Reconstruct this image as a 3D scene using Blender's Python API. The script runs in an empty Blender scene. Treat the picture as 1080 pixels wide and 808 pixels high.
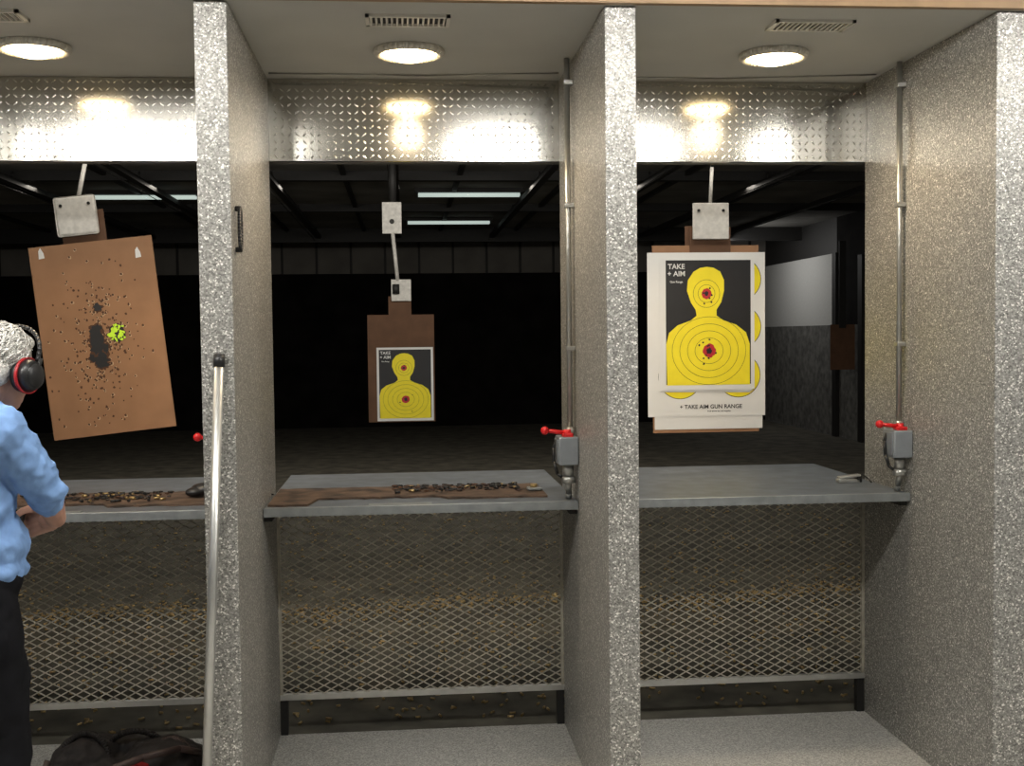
import bpy, bmesh, random
from math import *
from mathutils import Vector, Matrix, Euler, noise
random.seed(7)
scene = bpy.context.scene
scene.view_settings.view_transform = 'Standard'
V = Vector

# ------------------------------------------------------------------ materials
def new_mat(name):
    m = bpy.data.materials.new(name); m.use_nodes = True
    nt = m.node_tree; b = nt.nodes['Principled BSDF']
    return m, nt, b
def plain(name, col, rough=.6, metal=0., var=.12, scale=25., bump=0., emis=None, estr=0., spec=None):
    m, nt, b = new_mat(name)
    tc = nt.nodes.new('ShaderNodeTexCoord')
    n = nt.nodes.new('ShaderNodeTexNoise'); n.inputs['Scale'].default_value = scale; n.inputs['Detail'].default_value = 4
    nt.links.new(tc.outputs['Object'], n.inputs['Vector'])
    r = nt.nodes.new('ShaderNodeValToRGB')
    r.color_ramp.elements[0].position = .3; r.color_ramp.elements[1].position = .7
    r.color_ramp.elements[0].color = [c*(1-var) for c in col]+[1]
    r.color_ramp.elements[1].color = [min(1, c*(1+var)) for c in col]+[1]
    nt.links.new(n.outputs['Fac'], r.inputs['Fac']); nt.links.new(r.outputs['Color'], b.inputs['Base Color'])
    b.inputs['Roughness'].default_value = rough; b.inputs['Metallic'].default_value = metal
    if spec is not None: b.inputs['Specular IOR Level'].default_value = spec
    if bump:
        bp = nt.nodes.new('ShaderNodeBump'); bp.inputs['Strength'].default_value = bump; bp.inputs['Distance'].default_value = .01
        nt.links.new(n.outputs['Fac'], bp.inputs['Height']); nt.links.new(bp.outputs['Normal'], b.inputs['Normal'])
    if emis:
        b.inputs['Emission Color'].default_value = list(emis)+[1]; b.inputs['Emission Strength'].default_value = estr
    return m
def speckle(name, stops, scale=110, rough=.45, metal=.35, bump=.5):
    m, nt, b = new_mat(name)
    tc = nt.nodes.new('ShaderNodeTexCoord')
    v = nt.nodes.new('ShaderNodeTexVoronoi'); v.inputs['Scale'].default_value = scale
    nt.links.new(tc.outputs['Object'], v.inputs['Vector'])
    sp = nt.nodes.new('ShaderNodeSeparateColor'); nt.links.new(v.outputs['Color'], sp.inputs['Color'])
    n = nt.nodes.new('ShaderNodeTexNoise'); n.inputs['Scale'].default_value = scale*.9; n.inputs['Detail'].default_value = 3
    nt.links.new(tc.outputs['Object'], n.inputs['Vector'])
    mx = nt.nodes.new('ShaderNodeMath'); mx.operation = 'MULTIPLY_ADD'; mx.inputs[1].default_value = .6
    ns = nt.nodes.new('ShaderNodeMath'); ns.operation = 'MULTIPLY'; ns.inputs[1].default_value = .4
    nt.links.new(n.outputs['Fac'], ns.inputs[0])
    nt.links.new(sp.outputs['Red'], mx.inputs[0]); nt.links.new(ns.outputs[0], mx.inputs[2])
    r = nt.nodes.new('ShaderNodeValToRGB')
    els = r.color_ramp.elements
    els[0].position = stops[0][0]; els[0].color = [*stops[0][1], 1]
    els[1].position = stops[-1][0]; els[1].color = [*stops[-1][1], 1]
    for p, c in stops[1:-1]:
        e = els.new(p); e.color = [*c, 1]
    nt.links.new(mx.outputs[0], r.inputs['Fac']); nt.links.new(r.outputs['Color'], b.inputs['Base Color'])
    b.inputs['Roughness'].default_value = rough; b.inputs['Metallic'].default_value = metal
    bp = nt.nodes.new('ShaderNodeBump'); bp.inputs['Strength'].default_value = bump; bp.inputs['Distance'].default_value = .002
    nt.links.new(mx.outputs[0], bp.inputs['Height']); nt.links.new(bp.outputs['Normal'], b.inputs['Normal'])
    return m
def emit(name, col, s):
    m, nt, b = new_mat(name)
    b.inputs['Base Color'].default_value = [*col, 1]
    b.inputs['Emission Color'].default_value = [*col, 1]; b.inputs['Emission Strength'].default_value = s
    return m

M = {}
M['wall'] = speckle('silver_speckle_laminate', [(.16,(.115,.112,.104)),(.35,(.235,.228,.212)),(.6,(.335,.326,.302)),(.72,(.44,.427,.395)),(.80,(.90,.88,.83))], scale=205, rough=.42, metal=.3, bump=.18)
M['carpet'] = speckle('speckled_floor', [(.2,(.26,.255,.24)),(.5,(.38,.37,.345)),(.8,(.56,.55,.51))], scale=220, rough=.9, metal=0, bump=.1)
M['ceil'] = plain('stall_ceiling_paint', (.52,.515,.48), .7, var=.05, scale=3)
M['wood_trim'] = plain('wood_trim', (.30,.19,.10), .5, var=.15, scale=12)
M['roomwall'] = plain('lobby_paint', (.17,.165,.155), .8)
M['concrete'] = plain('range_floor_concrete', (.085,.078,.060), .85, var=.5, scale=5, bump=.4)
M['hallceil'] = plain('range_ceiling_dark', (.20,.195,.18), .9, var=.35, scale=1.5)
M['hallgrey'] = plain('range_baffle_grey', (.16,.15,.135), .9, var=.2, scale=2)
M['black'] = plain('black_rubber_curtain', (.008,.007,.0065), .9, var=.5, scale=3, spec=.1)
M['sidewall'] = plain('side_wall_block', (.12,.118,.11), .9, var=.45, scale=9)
M['sidewhite'] = plain('side_wall_panel', (.50,.50,.48), .8, var=.05)
M['steel_dark'] = plain('dark_steel', (.022,.021,.020), .6, .3)
M['tread'] = plain('tread_plate', (.50,.485,.445), .14, 1.0, var=.12, scale=8)
M['lug'] = plain('tread_plate_lugs', (.56,.545,.50), .27, 1.0, var=.12, scale=8)
M['shelf'] = plain('grey_shelf_paint', (.105,.12,.14), .45, var=.25, scale=14)
M['plywood'] = plain('worn_plywood', (.090,.056,.037), .75, var=.75, scale=13, bump=.4)
M['edge'] = plain('galvanised_edge', (.25,.265,.27), .4, .4, var=.15)
M['mesh'] = plain('expanded_metal', (.38,.355,.295), .5, .2, var=.2)
M['alu'] = plain('aluminium', (.60,.60,.58), .35, .8, var=.06)
M['conduit'] = plain('conduit_steel', (.42,.42,.40), .35, .8, var=.1)
M['box'] = plain('grey_box_paint', (.25,.27,.29), .4, .2, var=.08)
M['red'] = plain('red_plastic', (.62,.012,.015), .35, var=.1)
M['redd'] = plain('dark_red_plastic', (.35,.015,.02), .4, var=.1)
M['blk'] = plain('black_plastic', (.012,.012,.013), .4, var=.2)
M['brass'] = plain('brass', (.55,.40,.19), .38, .75, var=.3, scale=60)
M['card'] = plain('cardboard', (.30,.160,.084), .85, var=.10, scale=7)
M['carddark'] = plain('cardboard_dark', (.12,.060,.032), .85, var=.15, scale=9)  # darker brown cardboard for backers and hanger strips
M['torn'] = plain('torn_cardboard', (.085,.040,.022), .9)
M['tornl'] = plain('torn_cardboard_light', (.46,.32,.20), .9)
M['paper'] = plain('white_paper', (.74,.74,.73), .8, var=.03, scale=6)
M['hang'] = plain('hanger_plate', (.60,.58,.54), .6, var=.15, scale=40)
M['yellow'] = plain('target_yellow', (.88,.74,.02), .6, var=.03)
M['ink'] = plain('target_black_ink', (.010,.010,.012), .5, var=.1)
M['green'] = plain('splatter_green', (.55,.85,.03), .5, var=.1)
M['tred'] = plain('target_red', (.50,.02,.03), .5)
M['skin'] = plain('skin', (.54,.30,.22), .5, var=.10, scale=30)
M['hair'] = plain('white_hair', (.62,.605,.57), .7, var=.35, scale=120, bump=.9)
M['shirt'] = plain('blue_cotton', (.20,.34,.62), .9, var=.12, scale=20, bump=.35, spec=.2)
M['trous'] = plain('black_trousers', (.008,.008,.010), .9, var=.2, bump=.2, spec=.15)
M['shoe'] = plain('shoe_leather', (.02,.016,.013), .4)
M['bag'] = plain('bag_fabric', (.011,.009,.009), .75, var=.4, scale=40, bump=.4, spec=.3)
M['bagb'] = plain('bag_trim_brown', (.035,.018,.015), .6, var=.3)
M['fluor'] = emit('fluorescent_diffuser', (1.0,.975,.92), 52)
M['fluor_back'] = emit('fluorescent_diffuser_far', (1.0,.975,.92), 5)
M['fluor_dim'] = emit('range_tube', (.85,1.0,.92), .5)
M['fluor_hall'] = emit('range_tube_near', (1.0,.97,.88), 9)
M['bulb'] = emit('lamp_glow', (1.0,.76,.42), 18)
M['trimw'] = plain('white_lamp_trim', (.72,.69,.62), .4, var=.03)

# ------------------------------------------------------------------ builder
class B:
    def __init__(s): s.bm = bmesh.new(); s.mats = []
    def mi(s, k):
        if k not in s.mats: s.mats.append(k)
        return s.mats.index(k)
    def _tag(s, faces, k, smooth=False):
        i = s.mi(k)
        for f in faces: f.material_index = i; f.smooth = smooth
    def box(s, x0, x1, y0, y1, z0, z1, k, rot=None, bev=0):
        c = V(((x0+x1)/2, (y0+y1)/2, (z0+z1)/2))
        m = Matrix.Translation(c)
        if rot is not None: m = m @ rot.to_4x4()
        m = m @ Matrix.Diagonal((abs(x1-x0), abs(y1-y0), abs(z1-z0), 1))
        r = bmesh.ops.create_cube(s.bm, size=1, matrix=m)
        vs = r['verts']; es = list({e for v in vs for e in v.link_edges})
        s._tag({f for v in vs for f in v.link_faces}, k)
        if bev:
            rr = bmesh.ops.bevel(s.bm, geom=es, offset=bev, segments=3, affect='EDGES', profile=.5)
            s._tag(rr['faces'], k, True)
    def cyl(s, p0, p1, r, k, r1=None, seg=14, caps=True, smooth=True):
        p0, p1 = V(p0), V(p1); d = p1-p0; L = d.length
        if L < 1e-7: return
        q = d.to_track_quat('Z', 'Y').to_matrix().to_4x4()
        m = Matrix.Translation((p0+p1)/2) @ q
        rr = bmesh.ops.create_cone(s.bm, cap_ends=caps, segments=seg, radius1=r, radius2=r if r1 is None else r1, depth=L, matrix=m)
        fs = {f for v in rr['verts'] for f in v.link_faces}
        s._tag(fs, k, False)
        for f in fs:
            if len(f.verts) == 4: f.smooth = smooth
    def ell(s, c, r, k, rot=None, sub=3):
        if not hasattr(r, '__len__'): r = (r, r, r)
        m = Matrix.Translation(V(c))
        if rot is not None: m = m @ rot.to_4x4()
        m = m @ Matrix.Diagonal((*r, 1))
        rr = bmesh.ops.create_icosphere(s.bm, subdivisions=sub, radius=1, matrix=m)
        s._tag({f for v in rr['verts'] for f in v.link_faces}, k, True)
    def chain(s, pts, k, sub=2, seg=14):
        for i, (p, r) in enumerate(pts):
            s.ell(p, r, k, sub=sub)
            if i:
                p0, r0 = pts[i-1]; s.cyl(p0, p, r0, k, r1=r, seg=seg)
    def tube(s, pts, r, k, seg=10):
        for i in range(len(pts)-1):
            s.cyl(pts[i], pts[i+1], r, k, seg=seg)
            s.ell(pts[i+1], r, k, sub=1) if i < len(pts)-2 else None
    def poly(s, pts, k):
        vs = [s.bm.verts.new(p) for p in pts]; f = s.bm.faces.new(vs); s._tag([f], k)
    def disc(s, cx, cz, y, rx, rz, k, seg=28, jag=0):
        pts = []
        for i in range(seg):
            a = 2*pi*i/seg; j = 1+random.uniform(-jag, jag)
            pts.append((cx+cos(a)*rx*j, y, cz+sin(a)*rz*j))
        s.poly(pts, k)
    def ring(s, cx, cz, y, rx, rz, w, k, seg=40):
        i_ = s.mi(k)
        o = [s.bm.verts.new((cx+cos(2*pi*i/seg)*rx, y, cz+sin(2*pi*i/seg)*rz)) for i in range(seg)]
        n = [s.bm.verts.new((cx+cos(2*pi*i/seg)*(rx-w), y, cz+sin(2*pi*i/seg)*(rz-w))) for i in range(seg)]
        for i in range(seg):
            j = (i+1) % seg
            f = s.bm.faces.new((o[i], o[j], n[j], n[i])); f.material_index = i_
    def torus(s, c, R, r, k, rot=None, a0=0, a1=2*pi, n=36, seg=10, sx=1, sy=1):
        pts = []
        for i in range(n+1):
            a = a0+(a1-a0)*i/n
            p = V((cos(a)*R*sx, sin(a)*R*sy, 0))
            if rot is not None: p = rot @ p
            pts.append(V(c)+p)
        s.tube(pts, r, k, seg)
    def done(s, name, parent=None, loc=None, rot=None, remesh=None, smooth_it=0, normals=False, wrinkle=0, wscale=.1):
        if normals: bmesh.ops.recalc_face_normals(s.bm, faces=s.bm.faces)
        me = bpy.data.meshes.new(name); s.bm.to_mesh(me); s.bm.free()
        o = bpy.data.objects.new(name, me); scene.collection.objects.link(o)
        for k in s.mats: me.materials.append(M[k])
        if loc is not None: o.location = loc
        if rot is not None: o.rotation_euler = rot
        if parent is not None: o.parent = parent
        if remesh:
            md = o.modifiers.new('remesh', 'REMESH'); md.mode = 'VOXEL'; md.voxel_size = remesh; md.use_smooth_shade = True
            if smooth_it:
                sm = o.modifiers.new('smooth', 'SMOOTH'); sm.factor = .5; sm.iterations = smooth_it
            if wrinkle:
                tx = bpy.data.textures.new(name+'_folds', 'CLOUDS'); tx.noise_scale = wscale; tx.noise_depth = 2
                dm = o.modifiers.new('folds', 'DISPLACE'); dm.texture = tx; dm.strength = wrinkle; dm.mid_level = .5
        return o
def empty(name, loc=(0,0,0), rot=(0,0,0)):
    e = bpy.data.objects.new(name, None); e.location = loc; e.rotation_euler = rot
    e.empty_display_size = .1; scene.collection.objects.link(e); return e

# ------------------------------------------------------------------ dimensions
X0L, X0R = -1.89, -1.78
X1L, X1R = -.615, -.516
X2L, X2R = .637, .736
X3L, X3R = 1.909, 2.02
D1, D2 = 3.557, 4.60
ZC, ZP, ZS = 2.62, 2.296, .983
RC = 2.76          # lobby ceiling
HC = 3.34          # range ceiling
HXL, HXR, HY = -7.2, 6.6, 20.5

# ------------------------------------------------------------------ room shell
b = B(); b.box(-4.2, 4.2, -3.2, D2+.02, -.1, 0, 'carpet'); b.done('floor')
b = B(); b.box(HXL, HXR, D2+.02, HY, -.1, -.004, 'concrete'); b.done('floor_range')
b = B(); b.box(-4.2, 4.2, -3.2, D1-.02, RC, RC+.1, 'ceil'); b.done('ceiling')
b = B(); b.box(-4.2, 4.2, D1-.02, D2+.018, ZC, ZC+.1, 'ceil'); b.done('ceiling_stall')
b = B(); b.box(-4.2, 4.2, D1-.045, D1-.02, ZC-.004, RC, 'wood_trim'); b.done('trim_1')
b = B(); b.box(-4.3, -4.2, -3.2, D2, 0, RC, 'roomwall'); b.done('wall_left')
b = B(); b.box(4.2, 4.3, -3.2, D2, 0, RC, 'roomwall'); b.done('wall_right')
b = B(); b.box(-4.3, 4.3, -3.3, -3.2, 0, RC, 'roomwall'); b.done('wall_back')
b = B()
b.box(-4.2, X0L-.002, D1+.01, D1+.1, 0, ZC, 'roomwall'); b.done('wall_front_left')
b = B()
b.box(X3R+.002, 4.2, D1+.01, D1+.1, 0, ZC, 'roomwall'); b.done('wall_front_right')
# range hall
b = B()
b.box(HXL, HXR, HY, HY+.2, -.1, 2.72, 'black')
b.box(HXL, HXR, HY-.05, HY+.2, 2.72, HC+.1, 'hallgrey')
for i in range(24):
    x = HXL+.3+i*.6; b.box(x-.02, x+.02, HY-.08, HY-.05, 2.72, HC, 'steel_dark')
b.done('wall_backstop')
b = B()
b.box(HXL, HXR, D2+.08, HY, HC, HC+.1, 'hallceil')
b.done('ceiling_range')
b = B()
for i in range(12):
    x = HXL+.5+i*1.22; b.box(x-.025, x+.025, 6, HY-.1, HC-.05, HC, 'steel_dark')
for y, h in ((9.0,.10),(12.2,.10),(15.2,.10),(18.6,.22)):
    b.box(HXL, HXR, y-.06, y+.06, HC-h, HC-.001, 'steel_dark')
b.done('trim_2')
b = B()
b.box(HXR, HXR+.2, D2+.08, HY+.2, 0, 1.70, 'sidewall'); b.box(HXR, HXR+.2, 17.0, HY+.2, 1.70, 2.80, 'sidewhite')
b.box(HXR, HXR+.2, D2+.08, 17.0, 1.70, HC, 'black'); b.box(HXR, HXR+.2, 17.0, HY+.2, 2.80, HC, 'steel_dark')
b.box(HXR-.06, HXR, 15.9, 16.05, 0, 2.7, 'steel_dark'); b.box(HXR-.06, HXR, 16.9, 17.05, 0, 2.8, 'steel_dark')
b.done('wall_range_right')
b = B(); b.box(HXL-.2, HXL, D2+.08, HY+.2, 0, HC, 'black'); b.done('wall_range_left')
# separating wall above/beside stalls
b = B()
b.box(HXL, X0L-.002, D2+.02, D2+.08, 0, HC, 'black'); b.box(X3R+.002, HXR, D2+.02, D2+.08, 0, HC, 'black')
b.box(X0L, X3R, D2+.02, D2+.08, ZP, HC, 'hallceil')
b.done('wall_header')

# ------------------------------------------------------------------ dividers
for nm, a, c in (('a',X0L,X0R),('b',X1L,X1R),('c',X2L,X2R),('d',X3L,X3R)):
    b = B(); b.box(a, c, D1, D2+.01, 0, ZC-.001, 'wall', bev=.003); b.done('stall_divider')

stalls = [(X0R,X1L),(X1R,X2L),(X2R,X3L)]
# ------------------------------------------------------------------ tread plates
for a, c in stalls:
    b = B()
    b.box(a+.001, c-.001, D2-.006, D2+.019, ZP, ZC-.002, 'tread')
    px, pz = .029, .029
    nx = int((c-a)/px); nz = int((ZC-ZP)/pz)
    mi = b.mi('lug')
    for i in range(nx):
        for j in range(nz):
            cx = a+.5*((c-a)-(nx-1)*px)+i*px; cz = ZP+.5*((ZC-ZP)-(nz-1)*pz)+j*pz
            s = 1 if (i+j) % 2 else -1
            d = V((cos(s*pi/4), 0, sin(s*pi/4))); n = V((-d.z, 0, d.x))
            L, w, h = .0118, .0036, .0013
            C = V((cx, D2-.006, cz))
            vs = [b.bm.verts.new(C+q) for q in (-d*L, -d*L*.4+n*w, d*L*.4+n*w, d*L, d*L*.4-n*w, -d*L*.4-n*w)]
            t = [b.bm.verts.new(C+q+V((0,-h,0))) for q in (-d*L*.5, d*L*.5)]
            fs = [(vs[0],vs[1],t[0]),(vs[1],vs[2],t[1],t[0]),(vs[2],vs[3],t[1]),(vs[3],vs[4],t[1]),(vs[4],vs[5],t[0],t[1]),(vs[5],vs[0],t[0])]
            for f in fs:
                ff = b.bm.faces.new(f); ff.material_index = mi; ff.smooth = True
    b.done('tread_plate_panel', normals=False)

# ------------------------------------------------------------------ shelves
SF, SB = 4.17, 5.2
for n, (a, c) in enumerate(stalls):
    b = B()
    b.box(a+.002, c-.002, SF+.012, SB, ZS-.022, ZS, 'shelf', bev=.002)
    b.box(a+.002, c-.002, SF, SF+.014, ZS-.030, ZS+.003, 'edge', bev=.002)
    if n < 2:
        # ragged worn plywood facing
        r_ = random.Random(5+n); N = 36
        fr = []; bk = []
        for i in range(N+1):
            t = i/N; x = a+.012+t*(c-.10-a-.012)
            base = SF+.05 if (t < .16) else (SF+.20 if t < .62 else SF+.14)
            fr.append((x, base+r_.uniform(-.010,.012))); bk.append((x, 4.665+r_.uniform(-.012,.01)))
        pts = fr+bk[::-1]
        top = [b.bm.verts.new((x,y,ZS+.008)) for x,y in pts]; bot = [b.bm.verts.new((x,y,ZS)) for x,y in pts]
        mi = b.mi('plywood')
        for i in range(N):
            f = b.bm.faces.new((top[i],top[i+1],top[2*N-i],top[2*N+1-i])); f.material_index = mi
        for i in range(len(pts)):
            j = (i+1) % len(pts); f = b.bm.faces.new((bot[i],bot[j],top[j],top[i])); f.material_index = mi
        w = c-a
        b.box(a+w*.33, a+w*.53, SF+.016, SF+.055, ZS, ZS+.004, 'edge')
    b.box(a+.002, a+.03, SF+.03, D2, ZS-.05, ZS-.022, 'steel_dark'); b.box(c-.03, c-.002, SF+.03, D2, ZS-.05, ZS-.022, 'steel_dark')
    b.done('shooting_bench_shelf')
# ------------------------------------------------------------------ expanded metal guards
ZM = .166
for a, c in stalls:
    b = B(); k = 'mesh'
    hx = (c-a-.01)/2/20; z0, z1 = ZM, ZS-.045; nz = 50; hz = (z1-z0)/nz
    ym = D2+.016
    for i in range(40):
        for j in range(nz+1):
            if (i+j) % 2: continue
            for s in (1, -1):
                if not 0 <= j+s <= nz: continue
                p0 = V((a+.005+i*hx, ym, z0+j*hz)); p1 = V((a+.005+(i+1)*hx, ym+.003*s, z0+(j+s)*hz))
                d = (p1-p0).normalized(); n = V((-d.z, 0, d.x))*.0024; e = V((0,.0022,0))
                vs = [b.bm.verts.new(q) for q in (p0-n-e, p1-n-e, p1+n-e, p0+n-e, p0-n+e, p1-n+e, p1+n+e, p0+n+e)]
                mi = b.mi(k)
                for f in ((0,1,2,3),(7,6,5,4),(0,4,5,1),(3,2,6,7)):
                    b.bm.faces.new([vs[t] for t in f]).material_index = mi
    b.box(a+.001, c-.001, ym-.012, ym+.012, ZM-.022, ZM, 'alu'); b.box(a+.001, c-.001, ym-.012, ym+.012, z1-.004, ZS-.024, 'alu')
    b.box(a+.001, a+.012, ym-.01, ym+.01, ZM, z1, 'mesh'); b.box(c-.012, c-.001, ym-.01, ym+.01, ZM, z1, 'mesh')
    b.box(a+.001, a+.03, ym-.004, ym+.03, 0, ZM-.022, 'steel_dark'); b.box(c-.03, c-.001, ym-.004, ym+.03, 0, ZM-.022, 'steel_dark')
    b.done('expanded_metal_guard')

# ------------------------------------------------------------------ stall ceiling lamps and vents
for x, y in ((-1.256,4.12),(.035,4.13),(1.365,4.13)):
    e = empty('recessed_ceiling_lamp', (x, y, ZC))
    b = B()
    b.torus((0,0,-.010), .112, .015, 'trimw', n=40, sy=.98)
    b.cyl((0,0,0), (0,0,-.004), .112, 'trimw', seg=40)
    b.done('trim_ring', parent=e)
    b = B(); b.ell((0,0,-.004), (.088,.088,.040), 'bulb'); b.done('bulb', parent=e)
    ld = bpy.data.lights.new('lamp_light', 'SPOT'); ld.energy = 30; ld.color = (1,.80,.55); ld.spot_size = radians(165); ld.spot_blend = .6; ld.shadow_soft_size = .07
    lo = bpy.data.objects.new('lamp_light', ld); lo.location = (0,0,-.125); lo.parent = e; scene.collection.objects.link(lo)
for x in (-1.30,.03,1.36):
    b = B(); y0 = 3.68
    w = .135
    b.box(x-w, x+w, y0, y0+.012, ZC-.010, ZC, 'trimw'); b.box(x-w, x+w, y0+.105, y0+.117, ZC-.010, ZC, 'trimw')
    b.box(x-w, x-w+.012, y0, y0+.117, ZC-.010, ZC, 'trimw'); b.box(x+w-.012, x+w, y0, y0+.117, ZC-.010, ZC, 'trimw')
    b.box(x-w+.01, x+w-.01, y0+.01, y0+.107, ZC-.002, ZC, 'blk')
    for i in range(15):
        xx = x-w+.018+i*(2*w-.036)/14
        b.box(xx-.0028, xx+.0028, y0+.01, y0+.107, ZC-.009, ZC-.001, 'trimw', rot=Matrix.Rotation(.3,3,'Y'))
    b.done('air_vent')
# lobby fluorescent fixtures
for x0 in (-3.34,-1.85,.35,2.2):
    e = empty('fluorescent_fixture', (x0+.61, 2.38, RC-.002))
    b = B(); b.box(-.63,.63,-.10,.10,-.035,0,'trimw', bev=.006); b.done('housing', parent=e)
    b = B(); n = 14; r = .085; mi = b.mi('fluor')
    rows = [[b.bm.verts.new((xx, cos(pi*i/n)*r, -.035-sin(pi*i/n)*r*.85)) for i in range(n+1)] for xx in (-.61,.61)]
    for i in range(n):
        f = b.bm.faces.new((rows[0][i], rows[0][i+1], rows[1][i+1], rows[1][i])); f.material_index = mi; f.smooth = True
    b.bm.faces.new(rows[0]); b.bm.faces.new(rows[1])
    b.done('diffuser', parent=e, normals=True)
for x0 in (-1.6,.4):
    e = empty('fluorescent_fixture', (x0+.61, -.6, RC-.002))
    b = B(); b.box(-.63,.63,-.10,.10,-.035,0,'trimw', bev=.006); b.done('housing', parent=e)
    b = B(); b.box(-.61,.61,-.085,.085,-.08,-.036,'fluor_back', bev=.02); b.done('diffuser', parent=e)
# range fluorescents (far, dim)
for x, y in ((-3.0,13.8),(.80,13.6),(.69,16.9)):
    e = empty('range_fluorescent_fixture', (x, y, HC))
    b = B(); b.box(-.64,.64,-.08,.08,-.05,0,'steel_dark'); b.done('housing', parent=e)
    b = B()
    for yy in (-.04,.04): b.cyl((-.6,yy,-.075),(.6,yy,-.075),.02,'fluor_dim')
    b.done('tube', parent=e)
for x in (-1.4,.1,1.6,3.4):
    for y in (5.0,8.6):
        e = empty('range_fluorescent_fixture', (x, y, HC))
        b = B(); b.box(-.64,.64,-.08,.08,-.05,0,'steel_dark'); b.done('housing', parent=e)
        b = B()
        for yy in (-.04,.04): b.cyl((-.6,yy,-.075),(.6,yy,-.075),.02,'fluor_hall' if y < 6 else 'fluor_dim')
        b.done('tube', parent=e)
def area(name, loc, rot, sx, sy, en, col=(1,1,1)):
    l = bpy.data.lights.new(name, 'AREA'); l.shape = 'RECTANGLE'; l.size = sx; l.size_y = sy; l.energy = en; l.color = col
    o = bpy.data.objects.new(name, l); o.location = loc; o.rotation_euler = rot; scene.collection.objects.link(o); return o
area('range_fill', (.2, 4.75, 3.15), (radians(62),0,0), 4.0, .15, 33, (1,.93,.82))  # added area light behind the header to brighten the near targets
area('range_fill', (0, 12.5, HC-.12), (0,0,0), 8, .3, 70, (1,.92,.80))  # added downward fill over the range floor, no fixture there
area('range_ceiling_fill', (-.3, 7.0, 2.75), (radians(115),0,0), 8, .2, 85, (1,.95,.86))  # added fill to lift the range ceiling and upper back wall, no lamp there
area('range_fill', (5.3, 18.3, HC-.3), (0,radians(-50),0), .3, 1.5, 14, (1,.98,.95))  # fill light aimed at the right side wall panel, no fixture there

# ------------------------------------------------------------------ conduit + switch boxes on divider left faces
for X in (X1L, X2L, X3L):
    e = empty('switch_box_with_conduit', (X, 4.2, 1.12))
    b = B()
    b.box(-.075, -.001, -.05, .055, 0, .105, 'box', bev=.006)
    b.box(-.079, -.074, -.04, .045, .01, .095, 'box', bev=.002)
    b.cyl((-.022,.03,.105), (-.022,.03,ZC-1.12-.003), .0105, 'conduit')
    for z in (.42, .95, 1.4):
        b.box(-.036, -.001, .012, .048, z, z+.018, 'conduit', bev=.003)
    b.cyl((-.022,.03,.10),(-.022,.03,.135),.016,'conduit')
    b.cyl((-.035,-.005,0),(-.035,-.005,-.045),.021,'conduit'); b.cyl((-.035,-.005,-.045),(-.035,-.005,-.07),.027,'conduit', seg=8)
    b.tube([V((-.035,-.005,-.06)), V((-.03,.02,-.11)), V((-.03,.03,-.130))], .012, 'conduit')
    b.tube([V((-.074,.02,.09)), V((-.088,.01,.06)), V((-.088,.0,.01)), V((-.075,-.005,-.035)), V((-.055,-.005,-.05))], .006, 'blk')
    b.done('box_and_conduit', parent=e)
    b = B()
    b.box(-.06, -.02, -.045, .0, .103, .118, 'red', bev=.004)
    b.cyl((-.045,-.02,.118),(-.118,-.03,.128),.0085,'red', r1=.007)
    b.ell((-.124,-.031,.129), .0155, 'red')
    b.cyl((-.04,-.02,.105),(-.04,-.02,.13),.014,'red')
    b.done('lever_handle', parent=e)

# handle on divider
e = B()
e.torus((X1R+.016, 3.64, 1.94), .062, .0055, 'blk', rot=Matrix.Rotation(pi/2,3,'Y'), sx=1.08, sy=.42, n=40)
e.box(X1R+.0002, X1R+.016, 3.632, 3.648, 1.995, 2.012, 'blk', bev=.004); e.box(X1R+.0002, X1R+.016, 3.632, 3.648, 1.868, 1.885, 'blk', bev=.004)
e.done('wall_handle')

# ceiling cables
b = B()
for pts in ([(-.50,4.50),(.1,4.52),(.617,4.46)], [(.75,4.52),(1.3,4.53),(1.885,4.44)]):
    P = [V((x,y,ZC-.004)) for i,(x,y) in enumerate(pts)]
    b.tube(P, .003, 'conduit')
b.done('ceiling_cable')

# ------------------------------------------------------------------ aluminium pole leaning
b = B()
p0, p1 = V((-.626,3.47,.0)), V((-.557,3.535,1.545))
d = (p1-p0).normalized()
b.cyl(p0+d*.02, p1, .0145, 'alu', seg=20)
b.cyl(p0, p0+d*.03, .017, 'blk', seg=20); b.cyl(p1-d*.03, p1+d*.006, .0175, 'blk', seg=20); b.ell(p1+d*.006, (.0175,.0175,.006), 'blk')
b.done('aluminium_pole')

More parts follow.
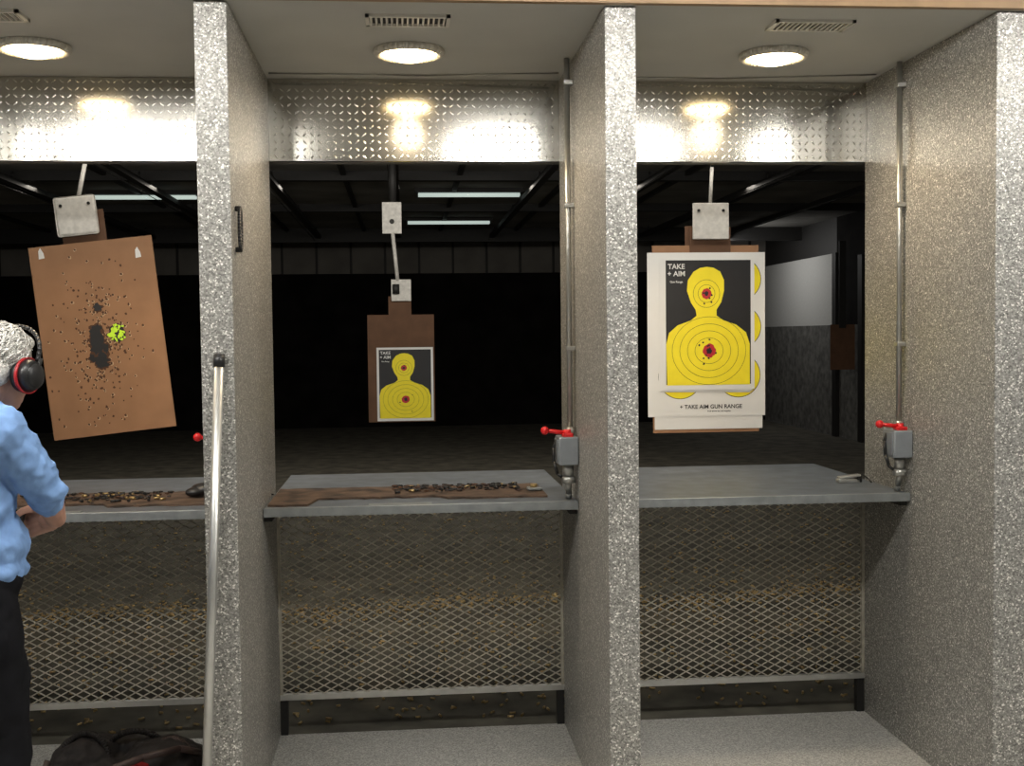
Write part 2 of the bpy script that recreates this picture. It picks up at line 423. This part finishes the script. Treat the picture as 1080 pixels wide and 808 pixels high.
# ------------------------------------------------------------------ targets
def text(body, size, loc, mat, parent, name='printed_text', align='CENTER'):
    cu = bpy.data.curves.new(name, 'FONT'); cu.body = body; cu.size = size; cu.align_x = align; cu.extrude = .0002; cu.offset = size*.02
    o = bpy.data.objects.new(name, cu); o.location = loc; o.rotation_euler = (pi/2,0,0); cu.materials.append(M[mat]); o.parent = parent
    scene.collection.objects.link(o)
SIL = [(703,405),(702,362),(705,350),(714,342),(728,337),(734,332),(733,326),(728,318),(724,306),(725,295),(731,286),(738,282),(745,281),(752,282),(759,286),(763,295),(763,306),(760,318),(755,326),(755,332),(762,337),(776,342),(786,350),(790,362),(790,405)]
def sheet(e, cx, cz, w, h, y, holes=26, nm='silhouette_sheet'):
    b = B()
    b.box(cx-w/2, cx+w/2, y, y+.0012, cz-h/2, cz+h/2, 'paper')
    S = w/97.; T = h/140.
    f = lambda px, py: (cx+(px-746.5)*S, cz+(340-py)*T)
    m = .018*w/.45
    b.poly([(cx-w/2+m, y-.0005, cz-h/2+m*1.4), (cx+w/2-m, y-.0005, cz-h/2+m*1.4), (cx+w/2-m, y-.0005, cz+h/2-m), (cx-w/2+m, y-.0005, cz+h/2-m)], 'ink')
    b.poly([(f(*p)[0], y-.001, f(*p)[1]) for p in SIL], 'yellow')
    hx, hz = f(744.5, 309)
    for r in (14, 9): b.ring(hx, hz, y-.0014, r*S, r*T*1.05, .0016, 'ink')
    b.disc(hx, hz, y-.0015, 5.2*S, 5.6*T, 'tred', jag=.08)
    b.disc(hx, hz, y-.0017, 2.2*S, 2.4*T, 'ink', jag=.25)
    hx, hz = f(747, 369)
    for r in (39, 31, 23, 15): b.ring(hx, hz, y-.0014, min(r,40)*S, r*T*.92, .0016, 'ink')
    b.disc(hx, hz, y-.0015, 6.8*S, 7.2*T, 'tred', jag=.08)
    b.disc(hx, hz, y-.0017, 3.0*S, 3.2*T, 'ink', jag=.25)
    for i in range(holes):
        c = (744.5,309) if i % 3 == 0 else (747,369)
        sp = 4 if i % 3 == 0 else 9
        a_, b_ = f(random.gauss(c[0], sp), random.gauss(c[1], sp))
        b.disc(a_, b_, y-.0019, .0048, .0048, 'ink', seg=8, jag=.3)
    b.done(nm, parent=e)
    text('TAKE\n+ AIM', .034*w/.45, (f(713,0)[0], y-.0012, f(0,283)[1]), 'paper', e)
    text('Gun Range', .014*w/.45, (f(713,0)[0], y-.0012, f(0,297.5)[1]), 'paper', e)
def hanger(e, cx, z0, z1, zt, y=0, stickmat='hang'):
    b = B()
    b.box(cx-.088, cx+.088, y-.014, y-.002, z0, z1, 'hang', bev=.004)
    for s in (-.06,.06): b.cyl((cx+s, y-.018, (z0+z1)/2+.05), (cx+s, y-.013, (z0+z1)/2+.05), .007, 'steel_dark')
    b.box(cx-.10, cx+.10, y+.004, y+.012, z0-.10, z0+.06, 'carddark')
    b.cyl((cx, y, z1-.01), (cx+.015, y+.02, zt), .009, stickmat, seg=8)
    b.done('hanger_clamp', parent=e)
# lane 1 : riddled cardboard
e = empty('cardboard_target', (-1.374, 5.4, 1.611), (0, radians(-6), 0))
b = B()
W1, H1 = .552, .885
b.box(-W1/2, W1/2, 0, .006, -H1/2, H1/2, 'card')
def loc1(px, py):
    x = (px-108)/223.; z = (356-py)/223.; a = radians(6)
    return (x*cos(a)+z*sin(a), -x*sin(a)+z*cos(a))
for i in range(400):
    px = random.gauss(104, 22 if i % 3 else 10); py = random.gauss(362, 44 if i % 3 else 26)
    x, z = loc1(px, py)
    if abs(x) > W1/2-.02 or abs(z) > H1/2-.03: continue
    r = random.uniform(.0028, .0055)
    if random.random() < .45: b.disc(x+.001, z-.0015, -.0006-.000001*i, r*1.5, r*1.5, 'tornl', seg=9, jag=.35)
    b.disc(x, z, -.0014-.0000005*i, r, r*random.uniform(.9,1.4), 'torn', seg=9, jag=.3)
CL = [(101,347,6,5),(104,356,5,8),(102,367,7,7),(107,377,7,7),(100,361,4,8),(104,325,4,4),(97,377,3,4),(111,366,3,5),(105,383,4,4),(99,353,3,3),(110,383,4,3)]
for n_, (px, py, rx, rz) in enumerate(CL):
    x, z = loc1(px, py)
    b.disc(x, z, -.0020-.00001*n_, rx*1.2/223., rz*1.2/223., 'torn', seg=17, jag=.38)
for n_, (px, py, rx, rz) in enumerate(CL):
    x, z = loc1(px, py); b.disc(x, z, -.0023-.00001*n_, rx/223., rz/223., 'ink', seg=17, jag=.38)
x, z = loc1(123,351)
b.disc(x, z, -.0026, .036, .042, 'ink', seg=26, jag=.12)
for i in range(60):
    a = random.uniform(0, 2*pi); r = random.uniform(.012,.038)
    b.disc(x+cos(a)*r, z+sin(a)*r*1.1, -.0028-.00001*i, random.uniform(.003,.009), random.uniform(.003,.009), 'green', seg=8, jag=.4)
for p in ((49,270),(145,269)):
    x, z = loc1(*p); b.poly([(x-.012,-.002,z-.025),(x+.014,-.002,z-.022),(x+.012,-.002,z+.0),(x+.0,-.002,z+.026),(x-.01,-.002,z+.012)], 'paper')
b.done('board', parent=e)
b = B()
b.box(-.135,.050,-.014,-.002,.475,.655,'hang', bev=.012)
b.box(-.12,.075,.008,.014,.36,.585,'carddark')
for s in (-.105,.02): b.cyl((s,-.018,.615),(s,-.013,.615),.007,'steel_dark')
b.cyl((-.03,0,.63),(.02,.02,.80),.010,'hang', seg=8)
b.cyl((.02,.02,.80),(.17,.02,1.50),.008,'steel_dark', seg=8)
b.done('hanger_clamp', parent=e)
# lane 3
e = empty('paper_target', (1.452, 5.4, 1.593))
b = B()
b.box(-.262,.258,.006,.012,-.471,.427,'card')
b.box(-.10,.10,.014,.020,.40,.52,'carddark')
b.box(-.255,.275,.0035,.005,-.455,-.30,'paper')
b.box(-.288,.288,.0015,.003,-.393,.393,'paper')
for k_, (px, py, r) in enumerate(((782,293,23),(782,344,23),(780,396,24),(716,397,24))):
    x = (px-745)/223.; z = (352-py)/223.; r = r/223.
    b.disc(x, z, .0012, r, r, 'yellow', seg=36)
    for q in (1,.66): b.ring(x, z, .0009, r*q, r*q, .003, 'ink')
b.done('backer_and_sheet', parent=e)
text('+ TAKE AIM GUN RANGE', .027, (.02,.0008,-.356), 'ink', e)
text('local ammo bar and supplies', .010, (.06,.0008,-.372), 'ink', e)
b = B()
for i,(dx,dz,an) in enumerate(((-.014,-.012,.9),(-.008,-.007,.4))):
    b.box(.0075+dx-.2255,.0075+dx+.2255,-.001-.002*i,.0-.002*i,.0545+dz-.3195,.0545+dz+.3195,'paper', rot=Matrix.Rotation(radians(an),3,'Y'))
b.done('under_sheets', parent=e)
sheet(e, .0075, .0545, .451, .639, -.006, holes=17)
hanger(e, .02, .455, .628, .80)
b = B(); b.cyl((.035,.02,.79),(.0,.05,1.58),.008,'steel_dark',seg=8); b.done('hanger_rod', parent=e)
# lane 2
e = empty('paper_target', (-.02, 9.6, 1.336))
b = B()
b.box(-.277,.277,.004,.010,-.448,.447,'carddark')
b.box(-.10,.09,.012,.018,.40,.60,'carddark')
b.box(-.075,.09,-.012,-.002,.56,.74,'hang', bev=.004)
b.cyl((-.035,-.01,.62),(-.035,-.01,.70),.03,'steel_dark')
b.cyl((-.02,0,.73),(-.055,0,1.13),.016,'hang', seg=8)
b.box(-.14,.02,-.012,.0,1.12,1.38,'hang', bev=.004)
b.cyl((-.06,-.02,1.22),(-.06,-.012,1.22),.02,'steel_dark')
b.cyl((-.05,.02,1.36),(-.05,.05,1.84),.03,'steel_dark', seg=8)
b.done('backer_and_hanger', parent=e)
sheet(e, .03, -.133, .47, .615, 0, holes=6)
# target rails on range ceiling
for x in (-3.9,-2.65,-1.32,-.06,1.45,2.62,3.9,5.2):
    b = B()
    b.box(x-.04, x+.04, 5.1, 19.5, 3.18, 3.235, 'steel_dark')
    for y in (6,9,12,15,18): b.cyl((x,y,3.235),(x,y,HC-.03),.01,'steel_dark',seg=8)
    b.cyl((x-.06,5.1,3.16),(x-.06,19.5,3.15),.005,'steel_dark',seg=6)
    b.done('target_carrier_rail')
# far board in another lane near side wall
b = B()
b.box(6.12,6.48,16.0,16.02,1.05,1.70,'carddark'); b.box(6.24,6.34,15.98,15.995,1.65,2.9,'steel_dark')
b.done('hanging_backer_board')

# ------------------------------------------------------------------ casings
def casing(b, p, ang, tilt=0, L=.021, r=.0052, k='brass'):
    d = V((cos(ang)*cos(tilt), sin(ang)*cos(tilt), sin(tilt)))
    b.cyl(V(p)-d*L/2, V(p)+d*L/2, r, k, seg=6)
def casings(n, seed):
    r_ = random.Random(seed); b = B()
    for i in range(n):
        t = r_.random()
        x = r_.uniform(-2.6, 3.6)
        if t < .34: y = r_.gauss(6.75+.12*sin(x*3), .11)
        elif t < .85: y = r_.uniform(4.72, 7.6)
        else: y = r_.uniform(7.5, 10.5)
        y = max(4.72, y)
        casing(b, (x, y, .002+r_.random()*.004), r_.uniform(0,pi), 0, r_.choice((.017,.020,.026)), .0052)
    return b
casings(3600, 3).done('spent_casings_on_floor')
b = B()
for i in range(110):
    if i < 60: x, y = random.gauss(-1.12,.16), random.uniform(4.38,4.63)
    else: x, y = random.uniform(-.05,.50), random.gauss(4.57,.06)
    if -.89 < x < -.6: x = -1.0+random.uniform(-.1,.08)
    casing(b, (min(x,.44), min(y,4.63), ZS+.0145), random.uniform(0,pi), 0, .02, .005, 'brass' if random.random()<.3 else 'blk')
for i in range(230):
    if i < 90: x, y = random.gauss(-1.15,.18), random.gauss(4.55,.08)
    else: x, y = random.uniform(-.05,.46), random.gauss(4.57,.06)
    if -.89 < x < -.6: x = -1.0+random.uniform(-.1,.08)
    s = random.uniform(.003,.010)
    b.ell((max(-1.72,min(x,.44)), min(4.63,y), ZS+.010+s*.5), (s*1.6,s,s*.5), random.choice(('blk','blk','torn','bagb')), sub=1)
b.done('bench_debris')
b = B()
b.box(.475,.53,4.42,4.47,ZS+.0095,ZS+.022,'edge', bev=.004); b.cyl((.50,4.445,ZS+.022),(.50,4.445,ZS+.035),.014,'brass')
b.done('small_metal_clip')
# stapler in lane 3
b = B()
b.box(1.755,1.845,4.50,4.535,ZS+.001,ZS+.016,'alu', bev=.003); b.box(1.76,1.85,4.50,4.535,ZS+.020,ZS+.030,'alu', bev=.003, rot=Matrix.Rotation(radians(-6),3,'Y'))
b.box(1.83,1.855,4.50,4.535,ZS+.002,ZS+.03,'steel_dark', bev=.004)
b.tube([V((1.85,4.52,ZS+.012)),V((1.87,4.54,ZS+.03)),V((1.889,4.52,ZS+.012)),V((1.88,4.47,ZS+.005))],.003,'steel_dark')
b.done('desk_stapler')
# black pouch in lane 1
b = B()
b.ell((-.77,4.50,ZS+.037),(.06,.045,.026),'blk'); b.ell((-.735,4.52,ZS+.060),(.034,.03,.042),'blk'); b.ell((-.81,4.47,ZS+.029),(.035,.03,.018),'blk')
b.done('cloth_pouch', remesh=.004, smooth_it=4)
b = B(); b.box(-.735,-.70,4.45,4.46,ZS+.005,ZS+.10,'paper', rot=Matrix.Rotation(.2,3,'Y'), bev=.003); b.done('paper_tag')

# ------------------------------------------------------------------ bag on the floor
e = empty('duffel_bag', (-.95, 3.92, 0), (0,0,radians(-4)))
b = B()
b.box(-.25,.25,-.14,.14,.0,.20,'bag', bev=.05); b.ell((-.14,0,.17),(.12,.12,.10),'bag'); b.ell((.12,-.01,.17),(.13,.12,.09),'bag'); b.ell((0,.06,.19),(.18,.07,.05),'bag')
b.box(-.18,.18,-.175,-.12,.03,.15,'bag', bev=.025)
b.done('body', parent=e, remesh=.008, smooth_it=4, wrinkle=.03, wscale=.06)
b = B()
b.torus((-.13,-.06,.18), .085, .011, 'bag', rot=Matrix.Rotation(pi/2-.35,3,'X'), a0=0, a1=pi, sy=1.25)
b.torus((.02,.03,.19), .10, .011, 'bag', rot=Matrix.Rotation(pi/2+.3,3,'X')@Matrix.Rotation(.3,3,'Z'), a0=0, a1=pi, sy=.9)
b.torus((.15,-.05,.17), .075, .012, 'bagb', rot=Matrix.Rotation(pi/2-.5,3,'X'), a0=0, a1=pi, sy=1.2)
b.tube([V((-.25,-.05,.2)),V((-.27,-.08,.12)),V((-.2,-.18,.16)),V((-.05,-.19,.2)),V((.1,-.16,.245)),V((.2,-.1,.25)),V((.24,0,.2))], .012, 'bagb')
b.done('straps', parent=e)
b = B()
b.box(.04,.11,-.155,-.125,.205,.222,'redd', rot=Matrix.Rotation(.3,3,'Y'), bev=.006)
b.done('red_tag', parent=e)

# ------------------------------------------------------------------ man
man = empty('man', (0,0,0))
az = radians(35)
F = V((sin(az), cos(az), 0)); Rr = V((cos(az), -sin(az), 0)); U = V((0,0,1))
T0 = V((-1.20, 3.2, 0))
def P(r, f, u): return T0+Rr*r+F*f+U*u
shR, shL = V((-1.06,3.10,1.37)), V((-1.355,3.31,1.375))
elR, elL = V((-.985,3.20,1.205)), V((-1.50,3.36,1.15))
wrR, wrL = V((-1.010,3.40,1.085)), V((-1.31,3.52,1.07))
# shirt
b = B()
rz = Matrix.Rotation(-az,3,'Z')
b.ell(P(0,.01,1.30),(.175,.125,.15),'shirt',rz); b.ell(P(0,.0,1.18),(.165,.13,.17),'shirt',rz); b.ell(P(0,.02,1.05),(.168,.145,.12),'shirt',rz)
b.ell(P(0,.015,.98),(.17,.14,.06),'shirt',rz)
b.chain([(P(-.13,0,1.385),.062),(P(0,.0,1.40),.07),(P(.13,0,1.385),.062)],'shirt')
b.chain([(P(0,.0,1.39),.075),(P(0,.02,1.435),.068)],'shirt')
b.chain([(shR,.068),((shR*.5+elR*.5),.060),(elR,.054),(elR*.66+wrR*.34+V((0,0,-.005)),.046)],'shirt')
b.chain([(shL,.068),((shL*.5+elL*.5),.060),(elL,.056),(elL*.7+wrL*.3,.050)],'shirt')
ax_ = (elR-shR).normalized(); qm = ax_.to_track_quat('Z','Y').to_matrix()
for t, rr_ in ((.45,.056),(.62,.055),(.78,.054),(.92,.053)):
    c_ = shR.lerp(elR, t); b.torus(c_, rr_, .008, 'shirt', rot=Matrix.Rotation(.35*(-1)**int(t*10),3,'X')@qm, n=18, seg=8)
b.torus(elR*.66+wrR*.34, .042, .010, 'shirt', rot=(wrR-elR).to_track_quat('Z','Y').to_matrix(), n=20)
b.ell(elR+V((.022,.0,-.012)),(.042,.045,.038),'shirt')
b.done('shirt', parent=man, remesh=.007, smooth_it=2, wrinkle=.026, wscale=.05)
b = B(); b.torus(P(0,.03,1.447), .066, .013, 'shirt', rot=Matrix.Rotation(.25,3,'X'), n=28); b.done('collar', parent=man)
# trousers
b = B()
b.ell(P(0,.01,.96),(.165,.13,.10),'trous',rz); b.ell(P(0,-.02,.90),(.172,.14,.10),'trous',rz)
b.chain([(P(.09,-.01,.88),.095),(P(.10,.02,.70),.085),(P(.105,.03,.49),.070),(P(.11,.01,.30),.062),(P(.11,-.02,.09),.055)],'trous')
b.chain([(P(-.09,-.01,.88),.095),(P(-.10,.02,.70),.085),(P(-.105,.03,.49),.070),(P(-.12,.01,.30),.062),(P(-.12,-.02,.09),.055)],'trous')
b.done('trousers', parent=man, remesh=.009, smooth_it=3, wrinkle=.02, wscale=.08)
for s in (1,-1):
    b = B()
    c = P(.113*s,.05,0)
    b.ell(P(.113*s,.06,.045),(.046,.13,.042),'shoe',rz); b.ell(P(.113*s,-.02,.06),(.042,.055,.055),'shoe',rz); b.box(c.x-.04,c.x+.04,c.y-.12,c.y+.12,0.002,.02,'shoe',rot=rz)
    b.done('shoe', parent=man, remesh=.006, smooth_it=3)
# head : local frame, +Y is the face
Hc = V((-1.098, 3.245, 1.526))
hrot = Matrix.Rotation(-radians(22),3,'Z') @ Matrix.Rotation(-.30,3,'X')
def hp(x, y, z): return Hc+hrot@V((x,y,z))
b = B(); k = 'skin'
b.ell(hp(0,-.012,.025),(.074,.092,.085),k,hrot); b.ell(hp(0,.02,-.03),(.060,.070,.070),k,hrot); b.ell(hp(0,.055,-.085),(.030,.026,.022),k,hrot)
b.ell(hp(0,.03,-.07),(.050,.05,.035),k,hrot)
b.ell(hp(0,.066,.028),(.052,.022,.014),k,hrot)
b.chain([(hp(0,.082,.018),.009),(hp(0,.098,-.012),.011),(hp(0,.107,-.026),.0135)],k)
for s in (1,-1):
    b.ell(hp(.012*s,.095,-.030),(.008,.010,.007),k,hrot); b.ell(hp(.038*s,.062,-.022),(.022,.02,.02),k,hrot)
    b.ell(hp(.076*s,-.005,-.005),(.009,.020,.032),k,hrot)
b.ell(hp(0,.082,-.055),(.024,.010,.006),k,hrot); b.ell(hp(0,.080,-.065),(.021,.010,.006),k,hrot)
b.chain([(hp(0,-.03,-.05),.055),(P(0,.03,1.44),.058),(P(0,.0,1.38),.065)],k)
b.done('head', parent=man, remesh=.0045, smooth_it=3)
b = B()
for s in (1,-1):
    b.ell(hp(.031*s,.077,.006),(.0125,.010,.009),'paper',hrot); b.ell(hp(.031*s,.0865,.006),(.005,.003,.005),'blk',hrot)
b.done('eyes', parent=man)
# hair: cap plus combed locks
b = B()
b.ell(hp(0,-.022,.036),(.080,.091,.085),'hair',hrot); b.ell(hp(0,-.055,-.02),(.070,.055,.060),'hair',hrot); b.ell(hp(0,.035,.085),(.055,.04,.028),'hair',hrot)
for s in (1,-1): b.ell(hp(.062*s,.03,.0),(.014,.018,.03),'hair',hrot)
for i in range(380):
    a = random.uniform(0,2*pi); t = random.uniform(-.55,1)
    v = V((cos(a)*sqrt(1-t*t),sin(a)*sqrt(1-t*t),t))
    if v.y > .35 and t < .6: continue
    pts = []
    sw = random.uniform(-.4,.4)
    for q in range(4):
        vv = (v+V((sw*q*.5, -.10*q, -.14*q))).normalized()
        lift = 1.0+.07*random.random()
        pts.append((hp(vv.x*.081*lift, -.022+vv.y*.092*lift, .034+vv.z*.086*lift), .0034-.0007*q))
    b.chain(pts, 'hair', sub=1, seg=6)
b.done('hair', parent=man)
# earmuffs
b = B()
for s in (1,-1):
    ctr = V((.085*s, -.005, -.022)); ax = V((s,0,0))
    b.cyl(hp(*(ctr-ax*.012)), hp(*(ctr+ax*.006)), .044, 'blk', seg=28)
    b.cyl(hp(*(ctr+ax*.006)), hp(*(ctr+ax*.014)), .050, 'redd', seg=28)
    b.cyl(hp(*(ctr+ax*.014)), hp(*(ctr+ax*.036)), .046, 'blk', r1=.036, seg=28)
    b.ell(hp(*(ctr+ax*.034)), (.012,.034,.034), 'blk', hrot)
    b.cyl(hp(*(ctr+ax*.034+V((0,0,.0)))), hp(*(ctr+ax*.034+V((0,.01,.05)))), .006, 'steel_dark', seg=8)
pts = [hp(cos(a)*.112, .028*sin(a), .020+sin(a)*.110) for a in [pi*i/22 for i in range(23)]]
b.tube(pts, .006, 'blk')
b.done('ear_defenders', parent=man)
# forearms & hands
def hand(b, wrist, d, side, palm, k='skin'):
    d = d.normalized(); side = (side-d*side.dot(d)).normalized(); n = palm.normalized(); n = (n-d*n.dot(d)-side*n.dot(side)).normalized()
    b.chain([(wrist,.027),(wrist+d*.03,.026)],k)
    for s in (-.027,-.009,.009,.027):
        b.chain([(wrist+d*.015+side*s*.6,.016),(wrist+d*.088+side*s,.0125)],k)
    for s, L in ((.030,.072),(.010,.080),(-.010,.076),(-.030,.060)):
        p = wrist+d*.09+side*s; a = .35; pts=[(p,.0098)]
        for seg, fr in ((0,.42),(1,.32),(2,.26)):
            dd = d*cos(a)+n*sin(a); p = p+dd*L*fr; pts.append((p,.0092-.0009*seg)); a += .75
        b.chain(pts,k)
    t0 = wrist+d*.025+side*.026
    b.chain([(t0,.017),(t0+d*.035+side*.018+n*.015,.0125),(t0+d*.058+side*.014+n*.035,.0105),(t0+d*.075+side*.004+n*.045,.0090)],k)
b = B()
b.chain([(elR,.042),(elR*.6+wrR*.4,.042),(wrR,.028)],'skin')
hand(b, wrR, V((-.80,.35,-.18)), V((.1,0,1)), V((-.6,-.75,-.1)))
b.done('right_forearm_and_hand', parent=man, remesh=.0032, smooth_it=2)
b = B()
b.chain([(elL,.042),(elL*.6+wrL*.4,.042),(wrL,.028)],'skin')
hand(b, wrL, V((.85,.2,-.05)), V((-.1,0,1)), V((.2,-.9,-.1)))
b.done('left_forearm_and_hand', parent=man, remesh=.0032, smooth_it=2)
b = B(); c = (wrR+V((-.12,.02,-.03)))
b.box(c.x-.014,c.x+.014,c.y-.016,c.y+.016,c.z-.065,c.z+.06,'blk', rot=Matrix.Rotation(.25,3,'Y'), bev=.004); b.done('held_magazine', parent=man)

# ------------------------------------------------------------------ world + camera
w = bpy.data.worlds.new('world'); scene.world = w; w.use_nodes = True
w.node_tree.nodes['Background'].inputs[0].default_value = (.02,.02,.02,1)
cam = bpy.data.cameras.new('camera'); co = bpy.data.objects.new('camera', cam); scene.collection.objects.link(co)
cam.sensor_fit = 'HORIZONTAL'; cam.sensor_width = 36; cam.lens = 36*1207.5/1080; cam.shift_x = .0074
cam.clip_end = 100
co.location = (0,0,1.6); co.rotation_mode = 'XYZ'; co.rotation_euler = (pi/2-.0415, .0118, -.088)
scene.camera = co
